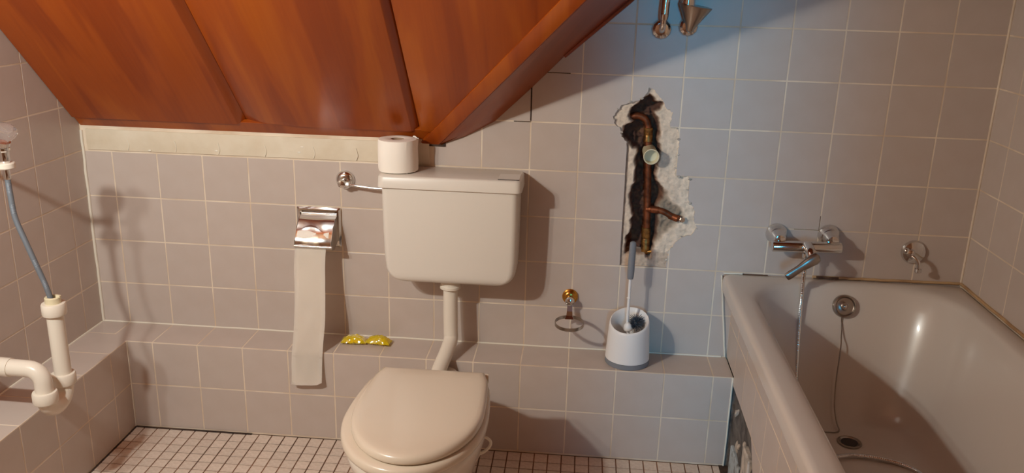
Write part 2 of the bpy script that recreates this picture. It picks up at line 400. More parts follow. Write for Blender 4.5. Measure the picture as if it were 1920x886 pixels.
# ---- floor
bm = newbm(); box(bm, (RX0-.06, FRONT, -.06), (.06, .02, -.0022))
floor = struct(obj('floor', bm, 'floor_grout', smooth=False), 'mosaic floor of small pale square tiles')
FP = .0445; fx = edges(-2.688, -.702, -1.4535, FP); fy = [-.205+FP*k for k in range(1, -52, -1)]; fy[0] = -.153
cells = []
for j in range(len(fy)-1):
    for i in range(len(fx)-1):
        cells.append((fx[i], fx[i+1], fy[j+1], fy[j]))
def vis(c):
    x = (c[0]+c[1])/2; y = (c[2]+c[3])/2
    return y > -.47 and not (-1.76 < x < -1.50)
vc = [c for c in cells if vis(c)]; vc.sort(key=lambda c: c[2]); parts = set(vc[:296])
rest = newbm()
for c in cells:
    if c[1]-c[0] < .013: continue
    if c in parts: place_tile(floor, (0, 0, 0), UX, (0, 1, 0), UZ, *c, gap=.0038, m='mosaic', name='floor_tile', wob=.004)
    else:
        g = .0019; x0, x1, y0, y1 = c[0]+g, c[1]-g, c[2]+g, c[3]-g
        loft(rest, [[(x0, y0, -.004), (x1, y0, -.004), (x1, y1, -.004), (x0, y1, -.004)],
                    [(x0+.001, y0+.001, 0), (x1-.001, y0+.001, 0), (x1-.001, y1-.001, 0), (x0+.001, y1-.001, 0)]], False, True)
o = obj('small_floor_tiles', rest, 'mosaic', floor, smooth=False); o['kind'] = 'stuff'
bm = newbm(); box(bm, (-2.688, -.1600, -.002), (-2.28, -.1522, .0022)); box(bm, (-2.6885, -1.2, -.002), (-2.6825, -.16, .0015)); box(bm, (-.72, -.30, -.002), (-.68, -.1522, .002))
obj('dark_joint', bm, 'dark_fill', floor, smooth=False)

# ---- low tiled ledges
bm = newbm(); box(bm, (RX0, -.1513, 0), (-.7035, .0016, LEDGE-.0005)); ledge = struct(obj('trim_1', bm, 'grout', smooth=False), 'low tiled ledge along the back wall')
bm = newbm(); box(bm, (RX0, FRONT, 0), (-2.6892, -.1513, LEDGE-.0005)); ledge2 = struct(obj('trim_2', bm, 'grout', smooth=False), 'low tiled ledge along the left wall')
xt = edges(RX0, -.7035, 0)
for a, b in zip(xt, xt[1:]):
    if b > -2.70:
        place_tile(ledge, (0, -.1519, 0), UX, UZ, NB, max(a, -2.688), b, .1615, LEDGE-.001)
        place_tile(ledge, (0, -.1519, 0), UX, UZ, NB, max(a, -2.688), b, .004, .1615)
for a, b in zip(xt, xt[1:]): place_tile(ledge, (0, 0, LEDGE), UX, (0, 1, 0), UZ, a, b, -.1515 if b > -2.70 else -.103, -.001)
ye = edges(-2.0, -.103, -.103)
for a, b in zip(ye, ye[1:]):
    place_tile(ledge2, (0, 0, LEDGE), UX, (0, 1, 0), UZ, RX0+.001, -2.689, a, b)
    for z0, z1 in ((.1615, LEDGE-.001), (.004, .1615)):
        place_tile(ledge2, (-2.6887, 0, 0), (0, 1, 0), UZ, (1, 0, 0), a, min(b, -.152), z0, z1)
place_tile(ledge2, (-2.6887, 0, 0), (0, 1, 0), UZ, (1, 0, 0), -.118, -.1531+.0, .1615, LEDGE)
# sealant beads
def bead(name, pts, r, m, label=None, k=1):
    bm = newbm(); tube(bm, pts, r, 8, k, smooth=len(pts) > 2)
    return struct(obj(name, bm, m), label)
def wob(a, b, n, amp):
    a, b = Vector(a), Vector(b); return [a.lerp(b, i/n)+Vector((noise.noise(a.lerp(b, i/n)*31)*amp,)*3) for i in range(n+1)]
bead('trim_3', wob((RX0+.003, -.002, LEDGE), (RX0+.004, -.002, .99), 20, .0010), .0046, 'caulk', 'white sealant line in the left corner')
bead('trim_4', wob((-.002, -.002, .61), (-.002, -.002, 2.3), 20, .0012), .0036, 'grout', 'pale sealant line in the right corner')
bead('trim_5', wob((RX0, -.0015, LEDGE+.001), (-.72, -.0015, LEDGE+.001), 40, .0008), .0030, 'caulk', 'white joint where the ledge meets the back wall')
bead('trim_6', wob((RX0+.002, -.01, LEDGE), (RX0+.002, -2.0, LEDGE), 30, .0012), .0034, 'caulk')
bead('trim_7', wob((-2.6885, -.1528, .0), (-2.6885, -.1528, LEDGE), 8, .001), .0022, 'caulk')
bead('trim_8', wob((-.7040, -.1518, .0), (-.7040, -.1518, LEDGE), 8, .001), .0030, 'caulk')
bead('trim_9', wob((-.745, -.003, .605), (-.708, -.003, .32), 12, .0012), .0030, 'caulk')

# ---- flat ceiling (out of frame) and wooden slope
bm = newbm(); box(bm, (RX0-.06, FRONT, TOP), (.06, .15, TOP+.06)); struct(obj('ceiling', bm, 'ceiling_paint', smooth=False))
k_ = 1.02; nn = sqrt(1+k_*k_); vS = Vector((0, -1/nn, k_/nn)); nS = Vector((0, -k_/nn, -1/nn))
FS = Matrix(((1, 0, 0, 0), (0, vS.y, nS.y, 0), (0, vS.z, nS.z, .995), (0, 0, 0, 1)))   # (X, s, h) -> world; h towards room
SM = (TOP-.995)/vS.z
bm = newbm(); box(bm, (RX0, 0, -.06), (-.2, SM, -.030))
# backing trimmed along the hip
for v in bm.verts:
    if v.co.x > -1: v.co.x = -1.70+.676*v.co.y
slope = struct(obj('ceiling_slope', bm, 'concrete', smooth=False, mw=FS), 'sloping ceiling clad in varnished orange-brown wood')
def hipx(s): return -1.662+.676*s
def board(x0, x1, s0=.058, hip=False, first=False):
    w = .022; prof = [(x0, -.0280), (x0, -.0225), (x0+.05, -.010), (x0+.16, -.001), (x0+.24, 0)]
    if first: prof = [(x0, -.028), (x0, -.002), (x0+.05, 0)]
    bm = newbm()
    if not hip:
        prof += [(x1-w-.004, 0), (x1-w, -.0015), (x1-.002, -.0240), (x1-.002, -.0280)]
        loft(bm, [[(x, s, h) for x, h in prof] for s in (s0, s0+.6, SM)])
    else:
        rings = []
        for s in [s0+(SM-s0)*i/12 for i in range(13)]:
            xe = hipx(s)-.062
            rings.append([(x0, s, -.02)]+[(x0+(xe-x0)*t, s, h) for t, h in ((.0, -.0165), (.3 if s > .3 else .2, -.004), (.6, -.001), (1, 0))]+[(xe, s, -.02)])
        loft(bm, rings)
    return obj('board', bm, 'wood', slope, Matrix.Identity(4), label=None)
board(RX0+.002, -2.280, first=True); board(-2.280, -1.722); board(-1.722, 0, .058, True)
bm = newbm(); box(bm, (RX0+.002, .0, -.022), (-1.655, .0585, -.0075), .0012); obj('bottom_rail', bm, 'wood', slope, Matrix.Identity(4))
bm = newbm(); r = []
for s in (.0, .3, .8, SM):
    x = hipx(s); r.append([(x-.062-.03*max(0, .3-s)/.3*0, s, -.02), (x-.062, s, .003), (x-.058, s, .005), (x-.004, s, .005), (x, s, .002), (x, s, -.02)])
loft(bm, r); obj('diagonal_rail', bm, 'wood', slope, Matrix.Identity(4), label='diagonal edge board of the slope')
# return face between the diagonal edge and the back wall
def slp(X, s, h=0): return FS @ Vector((X, s, h))
W_ = [(-1.668, .9895), (-1.58, 1.022), (-1.49, 1.072), (-1.38, 1.178), (-1.271, 1.289), (-1.0965, 1.449), (-.68, 1.862), (-.255, TOP-.002)]
H_ = [0.0, .055, .13, .27, .43, .66, 1.25, SM]
bm = newbm(); r = []
for (x, z), s in zip(W_, H_):
    a = slp(hipx(s)+.0005, s, .003); b = Vector((x, -.0015, z)); up = Vector((-.012, 0, .012))
    m1 = a.lerp(b, .5)+Vector((.003, 0, -.003)); r.append([a, m1, b, b+up, m1+up, a+up])
loft(bm, r)
hd = (slp(hipx(1), 1)-slp(hipx(0), 0)).normalized(); q = Vector((.707, 0, -.707)); q = (q-hd*q.dot(hd)).normalized()
Bm = Matrix((hd.cross(q), hd, q)).transposed().to_4x4()
bm.transform(Bm.inverted()); obj('return_board', bm, 'wood', slope, FS.inverted() @ Bm, label='dark underside board between slope and wall')
bm = newbm(); tube(bm, [(-1.283, -.008, 1.281), (-1.0965, -.008, 1.446), (-.68, -.008, 1.858), (-.26, -.008, 2.34)], .0085, 8, smooth=False)
bm.transform(FS.inverted()); obj('quarter_round', bm, 'trimwood', slope, Matrix.Identity(4), label='thin red-brown trim strip against the tiles')
bm = newbm(); box(bm, (-1.72, -.003, .985), (-1.645, .002, 1.0)); obj('shadow_gap', bm, 'dark_fill', wall_back, smooth=False)  # dark box standing in for the shaded gap under the wood

# ------------------------------------------------------------------ bathtub
tub = thing('bathtub', (-.37, -.85, 0), 'built-in cream enamel bathtub in the right corner', 'bathtub')
T = rel(tub)
def ring(z, x0, x1, y0, y1, r, n=10): return [(x, y, z) for x, y in rrect(x0, x1, y0, y1, r, n)]
bm = newbm(); Y1, Y0 = -.002, -1.70
rg = [ring(.560, -.742, -.002, Y0, Y1, .02), ring(.594, -.744, -.002, Y0, Y1, .022), ring(.603, -.742, -.003, Y0+.002, Y1-.001, .022),
      ring(.609, -.736, -.007, Y0+.007, Y1-.003, .020), ring(.611, -.726, -.013, Y0+.015, Y1-.007, .02),
      ring(.6105, -.700, -.040, -1.64, -.028, .15), ring(.609, -.684, -.055, -1.63, -.038, .18), ring(.603, -.674, -.062, -1.62, -.046, .19), ring(.594, -.668, -.067, -1.612, -.053, .19),
      ring(.55, -.655, -.082, -1.59, -.074, .19), ring(.48, -.640, -.098, -1.56, -.096, .185), ring(.40, -.622, -.118, -1.51, -.122, .18), ring(.32, -.600, -.140, -1.45, -.146, .17),
      ring(.26, -.578, -.162, -1.40, -.170, .16), ring(.225, -.555, -.185, -1.37, -.193, .145), ring(.207, -.525, -.215, -1.33, -.222, .12), ring(.200, -.480, -.260, -1.28, -.262, .09), ring(.197, -.42, -.32, -1.2, -.32, .04)]
loft(bm, rg, False, True)
bm.transform(T); obj('basin', bm, 'enamel', tub, auto=80)
# overflow
nO = Vector((0, -.93, .30)).normalized(); oC = Vector((-.373, -.078, .549))
bm = newbm(); lathe(bm, [(.036, -.004), (.036, .006), (.034, .010), (.030, .0115), (.028, .008), (.026, .0065), (.014, .0065), (.010, .009), (.004, .0085)], oC, nO, 32); bm.transform(T)
ov = obj('overflow_cover', bm, 'dull_chrome', tub, label='round chrome overflow cover')
bm = newbm(); lathe(bm, [(.0045, .008), (.0045, .0125), (.002, .0135)], oC, nO, 12); bm.transform(T); obj('screw', bm, 'chrome', ov, Matrix.Identity(4))
oc2 = oC+nO*.006+Vector((-.003, 0, -.038))
ch = [oc2, oc2+Vector((-.001, -.010, -.018)), oc2+Vector((-.004, -.030, -.05)), (-.385, -.140, .43), (-.392, -.165, .33), (-.394, -.190, .26), (-.392, -.225, .222), (-.388, -.245, .208), (-.400, -.253, .204), (-.425, -.255, .204), (-.47, -.262, .206), (-.50, -.30, .206)]
bm = newbm(); Q = catmull(ch, 14); acc = 0
for a, b in zip(Q, Q[1:]): pass
tube(bm, ch, lambda t: .0016+.0007*abs(sin(t*520)), 6, 60); bm.transform(T); obj('plug_chain', bm, 'dull_chrome', tub, label='beaded metal plug chain')
bm = newbm(); tube(bm, [oc2+Vector((0, 0, .006)), oc2+Vector((-.001, -.003, -.016))], .0045, 8, smooth=False); bm.transform(T); obj('chain_clip', bm, 'dull_chrome', tub)
dC = Vector((-.372, -.300, .199))
bm = newbm(); lathe(bm, [(.036, 0), (.035, .003), (.030, .0032), (.026, -.0005), (.024, -.004), (.023, -.0045)], dC, (0, 0, 1), 32, caps=False); bm.transform(T)
dr = obj('drain_ring', bm, 'dull_chrome', tub, label='metal drain ring in the tub floor')
bm = newbm(); lathe(bm, [(.0245, .0002), (.0245, .0012)], dC, (0, 0, 1), 24); bm.transform(T); obj('drain_hole', bm, 'rubber_dark', dr, Matrix.Identity(4), label='dark drain opening')
# tan sealant around the tub
bead('trim_10', wob((-.46, -.003, .615), (-.002, -.003, .617), 24, .002), .0045, 'tan_caulk', 'tan sealant bead between bathtub and back wall')
bead('trim_11', wob((-.003, -.002, .617), (-.003, -1.70, .617), 40, .002), .0050, 'tan_caulk', 'tan sealant bead between bathtub and right wall')
bead('trim_12', wob((-.74, -.003, .612), (-.68, -.003, .613), 8, .001), .0035, 'caulk')
bm = newbm(); box(bm, (-.685, -.004, .6105), (-.60, -.0005, .6125)); box(bm, (-.45, -.008, .6125), (-.38, -.0005, .6190)); M['brown_joint'] = mat('brown_joint', (104, 76, 58), .8); obj('dirty_joint', bm, 'brown_joint', wall_back, smooth=False)
# tiled apron, broken away at the back
bm = newbm(); poly = [(-.0, .33), (-.0, .572), (-1.70, .572), (-1.70, 0), (-.80, 0), (-.62, .12), (-.534, .216), (-.47, .288), (-.30, .290), (-.153, .300), (-.153, .33)]
a = [bm.verts.new((-.692, y, z)) for y, z in poly]; b = [bm.verts.new((-.7017, y, z)) for y, z in poly]; n = len(poly)
bm.faces.new(a); bm.faces.new(b[::-1])
for i in range(n): bm.faces.new((a[i], b[i], b[(i+1) % n], a[(i+1) % n]))
apron = struct(obj('trim_13', bm, 'grout', smooth=False), 'tiled apron under the bathtub rim, broken open at the back')
OA = (-.7022, 0, 0); YA = (0, 1, 0); NA = (-1, 0, 0)
def poly_tile(parent, pts, X, name='tile'):
    bm = newbm(); cx = sum(p[0] for p in pts)/len(pts); cz = sum(p[1] for p in pts)/len(pts)
    sh = lambda p, i: (p[0]+(cx-p[0])*i, p[1]+(cz-p[1])*i)
    loft(bm, [[(X+.006, *p) for p in pts], [(X+.0012, *p) for p in pts], [(X, *sh(p, .012)) for p in pts]], False, True)
    return obj(name, bm, 'tile', parent, smooth=False)
ya = [-.0015-.153*k for k in range(0, 12)]
for k in range(11):
    y1, y0 = ya[k], ya[k+1]
    place_tile(apron, OA, YA, UZ, NA, y0, y1, .441, .572)
    if k == 0: place_tile(apron, OA, YA, UZ, NA, y0, y1, .319, .441)
    else: place_tile(apron, OA, YA, UZ, NA, y0, y1, .289, .441)
    if k >= 4:
        place_tile(apron, OA, YA, UZ, NA, y0, y1, .137, .289)
        if k >= 6: place_tile(apron, OA, YA, UZ, NA, y0, y1, .002, .137)
poly_tile(apron, [(-.612, .2875), (-.474, .2875), (-.500, .258), (-.520, .232), (-.545, .205), (-.575, .175), (-.600, .150), (-.612, .139)], -.7022)
# what shows through the break: rough masonry and shards
bm = newbm(); box(bm, (-.690, -.95, 0), (-.668, -.02, .50)); bmesh.ops.subdivide_edges(bm, edges=bm.edges, cuts=24, use_grid_fill=True)
for v in bm.verts: v.co.x += min(.004, noise.fractal(v.co*22, 1, 2, 4)*.010)
struct(obj('wall_tub_support', bm, 'masonry'), 'rough masonry under the bathtub')
bm = newbm(); box(bm, (-.702, -.1500, 0), (-.66, -.006, .30)); struct(obj('trim_14', bm, 'masonry', smooth=False))
sh = [((-.690, -.215, .225), (.010, .004, .022), 25), ((-.684, -.250, .130), (.012, .005, .022), -20), ((-.690, -.285, .150), (.006, .004, .010), 10), ((-.690, -.36, .200), (.008, .005, .012), 30)]
for i, (c, d, an) in enumerate(sh):
    bm = newbm(); bmesh.ops.create_icosphere(bm, subdivisions=2, radius=1, matrix=Matrix.Translation(c) @ Matrix.Rotation(radians(an), 4, 'X') @ Matrix.Diagonal((d[0], d[1]*2, d[2], 1)))
    for v in bm.verts: v.co += Vector([rnd.uniform(-.0012, .0012) for _ in range(3)])
    obj('mortar_lump', bm, 'mortar', bpy.data.objects['wall_tub_support'], smooth=False)
bl = newbm(); box(bl, (-.697, -.330, .0), (-.672, -.195, .105), .003); o = obj('loose_block', bl, 'masonry', smooth=False)
tag(o, 'pale blue-grey block standing in the broken gap under the bathtub', 'block')
o.data.materials[0] = M['block'] = mat('pale_block', (176, 184, 188), .8, mottle=((110, 104, 98), 40, .3, .5), bump=(60, .5, .003))
bl = newbm(); box(bl, (-.703, -.475, .0), (-.680, -.385, .215), .004); bmesh.ops.subdivide_edges(bl, edges=bl.edges, cuts=4, use_grid_fill=True)
for v in bl.verts: v.co += Vector((0, noise.noise(v.co*40)*.006, noise.noise(v.co*33)*.006))
o = obj('plaster_pier', bl, 'mortar', smooth=False); tag(o, 'rough whitish plaster upright at the broken edge of the bathtub apron', 'plaster')

# ------------------------------------------------------------------ cistern
cis = thing('toilet_cistern', (-1.61, -.005, .575), 'cream wall-hung toilet cistern above the toilet', 'cistern'); T = rel(cis)
bm = newbm(); rg = []
R0 = .055; zb = .573
for i in range(9):
    a = pi/2*i/8; dx = R0*(1-sin(a)); z = zb+R0*(1-cos(a))
    fy = .020*(1-sin(min(pi/2, a*1.6)))
    rg.append((z, -1.814+dx*1.0, -1.402-dx*1.0, -.146+fy))
rg += [(.66, -1.817, -1.400, -.147), (.75, -1.820, -1.399, -.149), (.886, -1.822, -1.3985, -.150)]
loft(bm, [[(x, y, z) for x, y in rrect(x0, x1, fy, -.006, .022, 5)] for z, x0, x1, fy in rg]); bm.transform(T); obj('tank', bm, 'cistern', cis, auto=50)
bm = newbm()
loft(bm, [[(x, y, z) for x, y in rrect(-1.833+i, -1.389-i, -.158+i, -.003-i*.2, .022, 5)] for z, i in ((.880, .002), (.8815, 0), (.913, .0015), (.9175, .0045), (.919, .010))]); bm.transform(T)
cl = obj('tank_lid', bm, 'cistern', cis, auto=50)
bm = newbm(); box(bm, (-1.462, -.140, .9185), (-1.398, -.062, .9198), .0005); bm.transform(T); b_ = obj('flush_plate', bm, 'cistern', cis, smooth=False)
bm = newbm(); box(bm, (-1.463, -.1425, .9188), (-1.398, -.1385, .9203)); bm.transform(T); obj('flush_gap', bm, 'rubber_dark', cis, smooth=False, label='dark slot of the flush button')
# flush pipe
fp = thing('flush_pipe', (-1.612, -.1, .35), 'white plastic flush pipe from cistern down to toilet', 'pipe'); T = rel(fp)
bm = newbm(); tube(bm, [(-1.614, -.085, .565), (-1.613, -.090, .48), (-1.611, -.095, .40), (-1.610, -.105, .368), (-1.617, -.150, .342), (-1.628, -.205, .316), (-1.632, -.25, .30)], .0235, 20, 8); bm.transform(T); obj('pipe', bm, 'pvc', fp)
bm = newbm(); lathe(bm, [(.030, 0), (.034, .002), (.034, .010), (.031, .014), (.031, .028), (.028, .030)], (-1.614, -.086, .541), (0, 0, 1), 28); bm.transform(T); obj('collar_nut', bm, 'pvc', fp)

# ------------------------------------------------------------------ toilet
wc = thing('toilet', (-1.61, -.6, 0), 'cream ceramic toilet with closed beige lid', 'toilet'); T = rel(wc)
def dshape(cx, hw, yb, yt, z, ym=-.68, wb=.147, n=26, r=.009):
    P = []
    # back edge left->right, sides, rounded front
    for i in range(9): P.append((cx-(wb-r)+2*(wb-r)*i/8, yb, z))
    for i in range(1, 10):
        t = i/9; y = yb+(ym-yb)*t; P.append((cx+wb+(hw-wb)*sin(t*pi/2)-(r*.35 if i == 1 else 0), y-(.004 if i == 1 else 0), z))
    for i in range(1, 2*n):
        a = pi/2*i/n; P.append((cx+hw*cos(a), ym-(ym-yt)*sin(a), z))
    for i in range(9, 0, -1):
        t = i/9; y = yb+(ym-yb)*t; P.append((cx-wb-(hw-wb)*sin(t*pi/2)+(r*.35 if i == 1 else 0), y-(.004 if i == 1 else 0), z))
    return P
def scl(P, s, cx, cy, z): return [(cx+(x-cx)*s, cy+(y-cy)*s, z) for x, y, _ in P]
def lidsolid(cx, hw, yb, yt, wb, prof):
    base = dshape(cx, hw, yb, yt, 0, wb=wb); bm = newbm()
    loft(bm, [scl(base, s, cx, -.66, z) for s, z in prof]); return bm
bm = lidsolid(-1.603, .170, -.455, -.927, .155, [(.955, .4115), (.985, .4115), (.998, .4145), (1, .420), (.993, .427), (.975, .4325), (.94, .4355), (.88, .4370), (.7, .4385), (.4, .4395), (.1, .440)])
bm.transform(T); lid = obj('lid', bm, 'lid', wc, auto=70, label='closed beige lid')
bm = lidsolid(-1.612, .188, -.447, -.944, .166, [(.95, .383), (.985, .383), (.998, .387), (1, .393), (.995, .401), (.98, .4065), (.95, .409), (.90, .4095)])
bm.transform(T); obj('seat', bm, 'lid', wc, auto=70, label='beige seat ring under the lid')
bm = newbm(); rg = []
for z, hw, yb, yt, wb in ((.379, .176, -.40, -.930, .160), (.365, .183, -.395, -.936, .166), (.345, .182, -.395, -.930, .164), (.30, .170, -.40, -.905, .150), (.24, .150, -.41, -.865, .125), (.17, .125, -.41, -.81, .105), (.10, .108, -.40, -.765, .095), (.04, .106, -.39, -.75, .095), (.0, .112, -.385, -.755, .10)):
    rg.append(dshape(-1.614, hw, yb, yt, z, ym=-.64 if z > .2 else -.6, wb=wb))
loft(bm, rg); bm.transform(T); obj('bowl', bm, 'ceramic', wc, auto=60)
bm = newbm()
loft(bm, [[(x, y, z) for x, z in rrect(-1.614-hw, -1.614+hw, z0, z1, .045, 5)] for y, hw, z0, z1 in ((-.47, .150, .14, .378), (-.40, .142, .16, .374), (-.33, .10, .19, .345), (-.27, .055, .22, .310), (-.165, .045, .225, .300))])
bm.transform(T); obj('bowl_back', bm, 'ceramic', wc, auto=60)
for x in (-1.700, -1.470):
    bm = newbm(); lathe(bm, [(.014, -.022), (.015, -.018), (.015, .018), (.014, .022)], (x, -.446, .408), (1, 0, 0), 14); box(bm, (x-.014, -.457, .376), (x+.014, -.435, .405), .003); bm.transform(T); obj('hinge', bm, 'lid', wc)
bm = newbm(); tube(bm, [(-1.452, -.585, .300), (-1.436, -.590, .303), (-1.424, -.592, .292), (-1.428, -.594, .276), (-1.446, -.594, .258), (-1.470, -.590, .246)], .0042, 10); bm.transform(T); obj('plastic_loop', bm, 'pvc', wc, label='small white plastic loop on the side of the bowl')

# ------------------------------------------------------------------ toilet paper roll on cistern
roll = thing('toilet_paper_roll', (-1.783, -.075, .920), 'full white toilet paper roll standing on the cistern lid', 'toilet paper'); T = rel(roll)
bm = newbm(); c0 = Vector((-1.783, -.078, .9202)); n = 40; H = .1
def rr(a, k): return k*(1+.012*sin(a*2+1)+.010*sin(a*5))
rings = []
for k, z in ((.021, .099), (.021, .0005), (.050, .0), (.0585, .002), (.0600, .008), (.0605, .05), (.0600, .092), (.0580, .0985), (.045, .1005), (.023, .1000), (.021, .099)):
    rings.append([c0+Vector((cos(2*pi*j/n)*rr(2*pi*j/n, k) if k > .03 else cos(2*pi*j/n)*k, sin(2*pi*j/n)*rr(2*pi*j/n, k) if k > .03 else sin(2*pi*j/n)*k, z)) for j in range(n)])
loft(bm, rings, False, False); bm.transform(T); obj('paper', bm, 'paper', roll, auto=60)
bm = newbm(); r = []
for i in range(18):
    a = radians(-52+i*6.5); k = .0612+.0075*(i/17)**2; x, y = cos(a)*k, sin(a)*k
    wz = .002*sin(i*1.3); r.append([c0+Vector((x, y, .001+abs(wz))), c0+Vector((x*1.01, y*1.01, .03)), c0+Vector((x*.985, y*.985, .07)), c0+Vector((x*1.02, y*1.02, .0985+wz))])
loft(bm, r, False, False, closed=False); bm.transform(T); obj('loose_sheet', bm, 'paper', roll, label='loose end of the paper')
bm = newbm(); lathe(bm, [(.0205, .002), (.0205, .099), (.0195, .099), (.0195, .002)], c0, (0, 0, 1), 24, caps=False); bm.transform(T); obj('cardboard_core', bm, 'paper_core', roll)

# ------------------------------------------------------------------ toilet paper holder
ho = thing('toilet_paper_holder', (-2.063, 0, .70), 'chrome toilet paper holder with curved cover on the back wall', 'holder'); T = rel(ho)
bm = newbm(); loft(bm, [[(x, y, z) for x, z in rrect(-2.137+i, -1.990-i, .634+i, .768-i, .006, 3)] for y, i in ((-.001, 0), (-.006, 0), (-.012, .006), (-.0125, .012), (-.007, .018), (-.007, .03))]); bm.transform(T); obj('back_plate', bm, 'chrome', ho, auto=25)
pr = [(-.012, .748), (-.020, .745), (-.034, .738), (-.050, .727), (-.066, .712), (-.080, .694), (-.090, .675), (-.094, .662), (-.092, .655)]
bm = newbm(); r = []
for i in range(9):
    x = -2.119+.119*i/8; tw = .002*sin(i*.9)
    r.append([(x, y+tw, z) for y, z in pr]+[(x, y+.0022+tw, z-.001) for y, z in pr[::-1]])
loft(bm, r); tube(bm, [(-2.121, -.093, .659), (-1.998, -.093, .659)], .0055, 10, smooth=False); tube(bm, [(-2.118, -.014, .748), (-2.001, -.014, .748)], .004, 10, smooth=False)
bm.transform(T); cv = obj('curved_cover', bm, 'chrome', ho, auto=50)
for x in (-2.121, -2.001):
    bm = newbm(); q = [(-.008, .745), (-.034, .738), (-.066, .712), (-.090, .678), (-.094, .660), (-.080, .645), (-.055, .640), (-.008, .660)]
    loft(bm, [[(x-.001, y, z) for y, z in q], [(x+.001, y, z) for y, z in q]]); bm.transform(T); obj('side_cheek', bm, 'dull_chrome', ho, smooth=False)
pp = thing('toilet_paper_strip', (-2.07, -.09, .23), 'nearly used toilet paper roll with long white strip hanging from the chrome holder', 'toilet paper'); T = rel(pp)
bm = newbm(); lathe(bm, [(.026, 0), (.026, .104)], (-2.115, -.058, .682), (1, 0, 0), 24); bm.transform(T); obj('roll', bm, 'paper', pp)
bm = newbm(); r = []; n = 44
for i in range(n+1):
    t = i/n; z = .680-t*.470; y = -.0855-.092*t+.003*sin(t*7)-(.004 if t > .93 else 0)*(t-.93)*14
    xo = -.003*sin(t*9)-.004*t; r.append([(-2.119+xo+.102*j/6+(0.0), y+.0012*sin(j*1.4+t*22)+.002*noise.noise(Vector((t*12, j*.4, 0))), z+(.0035*(1-abs(j-2)/4) if False else 0)) for j in range(7)])
V = loft(bm, r, False, False, closed=False)
for j, v in enumerate(V[-1]): v.co.z += (.0, -.001, -.0015, -.001, .0, .003, .012)[j]
sf = bmesh.ops.solidify(bm, geom=bm.faces[:], thickness=.0006); bm.transform(T); obj('hanging_strip', bm, 'paper', pp, auto=80)

# ------------------------------------------------------------------ stop valve left of cistern
sv = thing('stop_valve', (-1.972, 0, .862), 'small chrome stop valve with supply pipe running into the cistern', 'valve'); T = rel(sv)
bm = newbm(); lathe(bm, [(.031, .0), (.031, .003), (.028, .010), (.021, .016), (.014, .018)], (-1.972, -.001, .863), (0, -1, 0), 32); bm.transform(T); obj('escutcheon', bm, 'chrome', sv)
bm = newbm(); lathe(bm, [(.010, .015), (.010, .036), (.013, .037), (.014, .046), (.011, .053), (.004, .055)], (-1.972, -.001, .860), (0, -1, 0), 20); bm.transform(T); vb = obj('valve_body', bm, 'chrome', sv)
bm = newbm(); lathe(bm, [(.009, .0), (.010, .004), (.010, .016), (.008, .018)], (-1.966, -.040, .857), (1, 0, 0), 8); bm.transform(T); obj('union_nut', bm, 'chrome', sv)
bm = newbm(); tube(bm, [(-1.955, -.040, .857), (-1.92, -.041, .853), (-1.87, -.046, .850), (-1.818, -.05, .8495)], .0048, 12); bm.transform(T); obj('supply_pipe', bm, 'chrome', sv)

# ------------------------------------------------------------------ wash basin supply on the left: tap, hose, trap
tp = thing('angle_tap', (-2.69, -.60, 1.05), 'chrome angle tap with clear acrylic knob and white nut at the left edge', 'tap'); T = rel(tp)
tX, tY = -2.690, -.612
bm = newbm(); lathe(bm, [(.011, -.016), (.013, -.010), (.013, .014), (.016, .018), (.016, .024), (.010, .030)], (tX, tY, 1.032), (0, 0, 1), 20)
tube(bm, [(tX, tY, 1.045), (tX-.06, tY, 1.047), (RX0+.003, tY, 1.047)], .0065, 14, smooth=False)
lathe(bm, [(.014, 0), (.014, .012), (.018, .014), (.018, .024), (.012, .027)], (tX-.004, tY, 1.052), (.35, -.1, .9), 14); bm.transform(T); obj('tap_body', bm, 'chrome', tp)
bm = newbm(); lathe(bm, [(.030, 0), (.030, .003), (.022, .012), (.012, .014)], (RX0+.001, tY, 1.047), (1, 0, 0), 24); bm.transform(T); obj('escutcheon', bm, 'chrome', tp)
kb = Vector((tX+.004, tY-.004, 1.078)); kd = Vector((.35, -.1, .9)).normalized(); u, v = frame(kd); bm = newbm(); rings = []
for h, r0 in ((0, .014), (.004, .021), (.012, .027), (.024, .030), (.036, .027), (.041, .018), (.0425, .009)):
    rings.append([kb+kd*h+(u*cos(2*pi*j/24)+v*sin(2*pi*j/24))*r0*(1 if r0 < .02 else 1+.07*cos(6*2*pi*j/24)) for j in range(24)])
loft(bm, rings); bm.transform(T); obj('knob', bm, 'acrylic', tp, auto=25, label='clear acrylic knob')
bm = newbm(); lathe(bm, [(.022, 0), (.0235, .002), (.0235, .013), (.022, .015)], (tX, tY, 1.003), (0, 0, 1), 12); bm.transform(T); obj('plastic_nut', bm, 'pvc', tp, label='white plastic nut')
bm = newbm(); lathe(bm, [(.008, -.028), (.0085, -.026), (.0085, -.002), (.010, .0), (.010, .003)], (tX, tY, 1.002), (0, 0, 1), 16); bm.transform(T); obj('hose_tail', bm, 'chrome', tp)
hs = newbm(); hp = [(tX, tY, .975), (tX+.001, tY, .93), (-2.684, -.613, .87), (-2.664, -.612, .80), (-2.645, -.610, .735), (-2.630, -.607, .68), (-2.621, -.604, .625), (-2.620, -.603, .59)]
tube(hs, hp, lambda t: .0072+.0003*sin(t*900), 12, 40); o = obj('braided_hose', hs, 'braid'); tag(o, 'thin grey braided hose hanging from the tap into the white trap', 'hose')
tr = thing('drain_trap', (-2.62, -.62, .35), 'white plastic drain trap with upright pipe at the left edge', 'drain pipe'); T = rel(tr)
X = -2.620; yA, yB = -.602, -.690
bm = newbm(); tube(bm, [(X, yA, .405), (X, yA, .628)], .0222, 24, smooth=False); bm.transform(T); obj('upright_pipe', bm, 'pvc', tr)
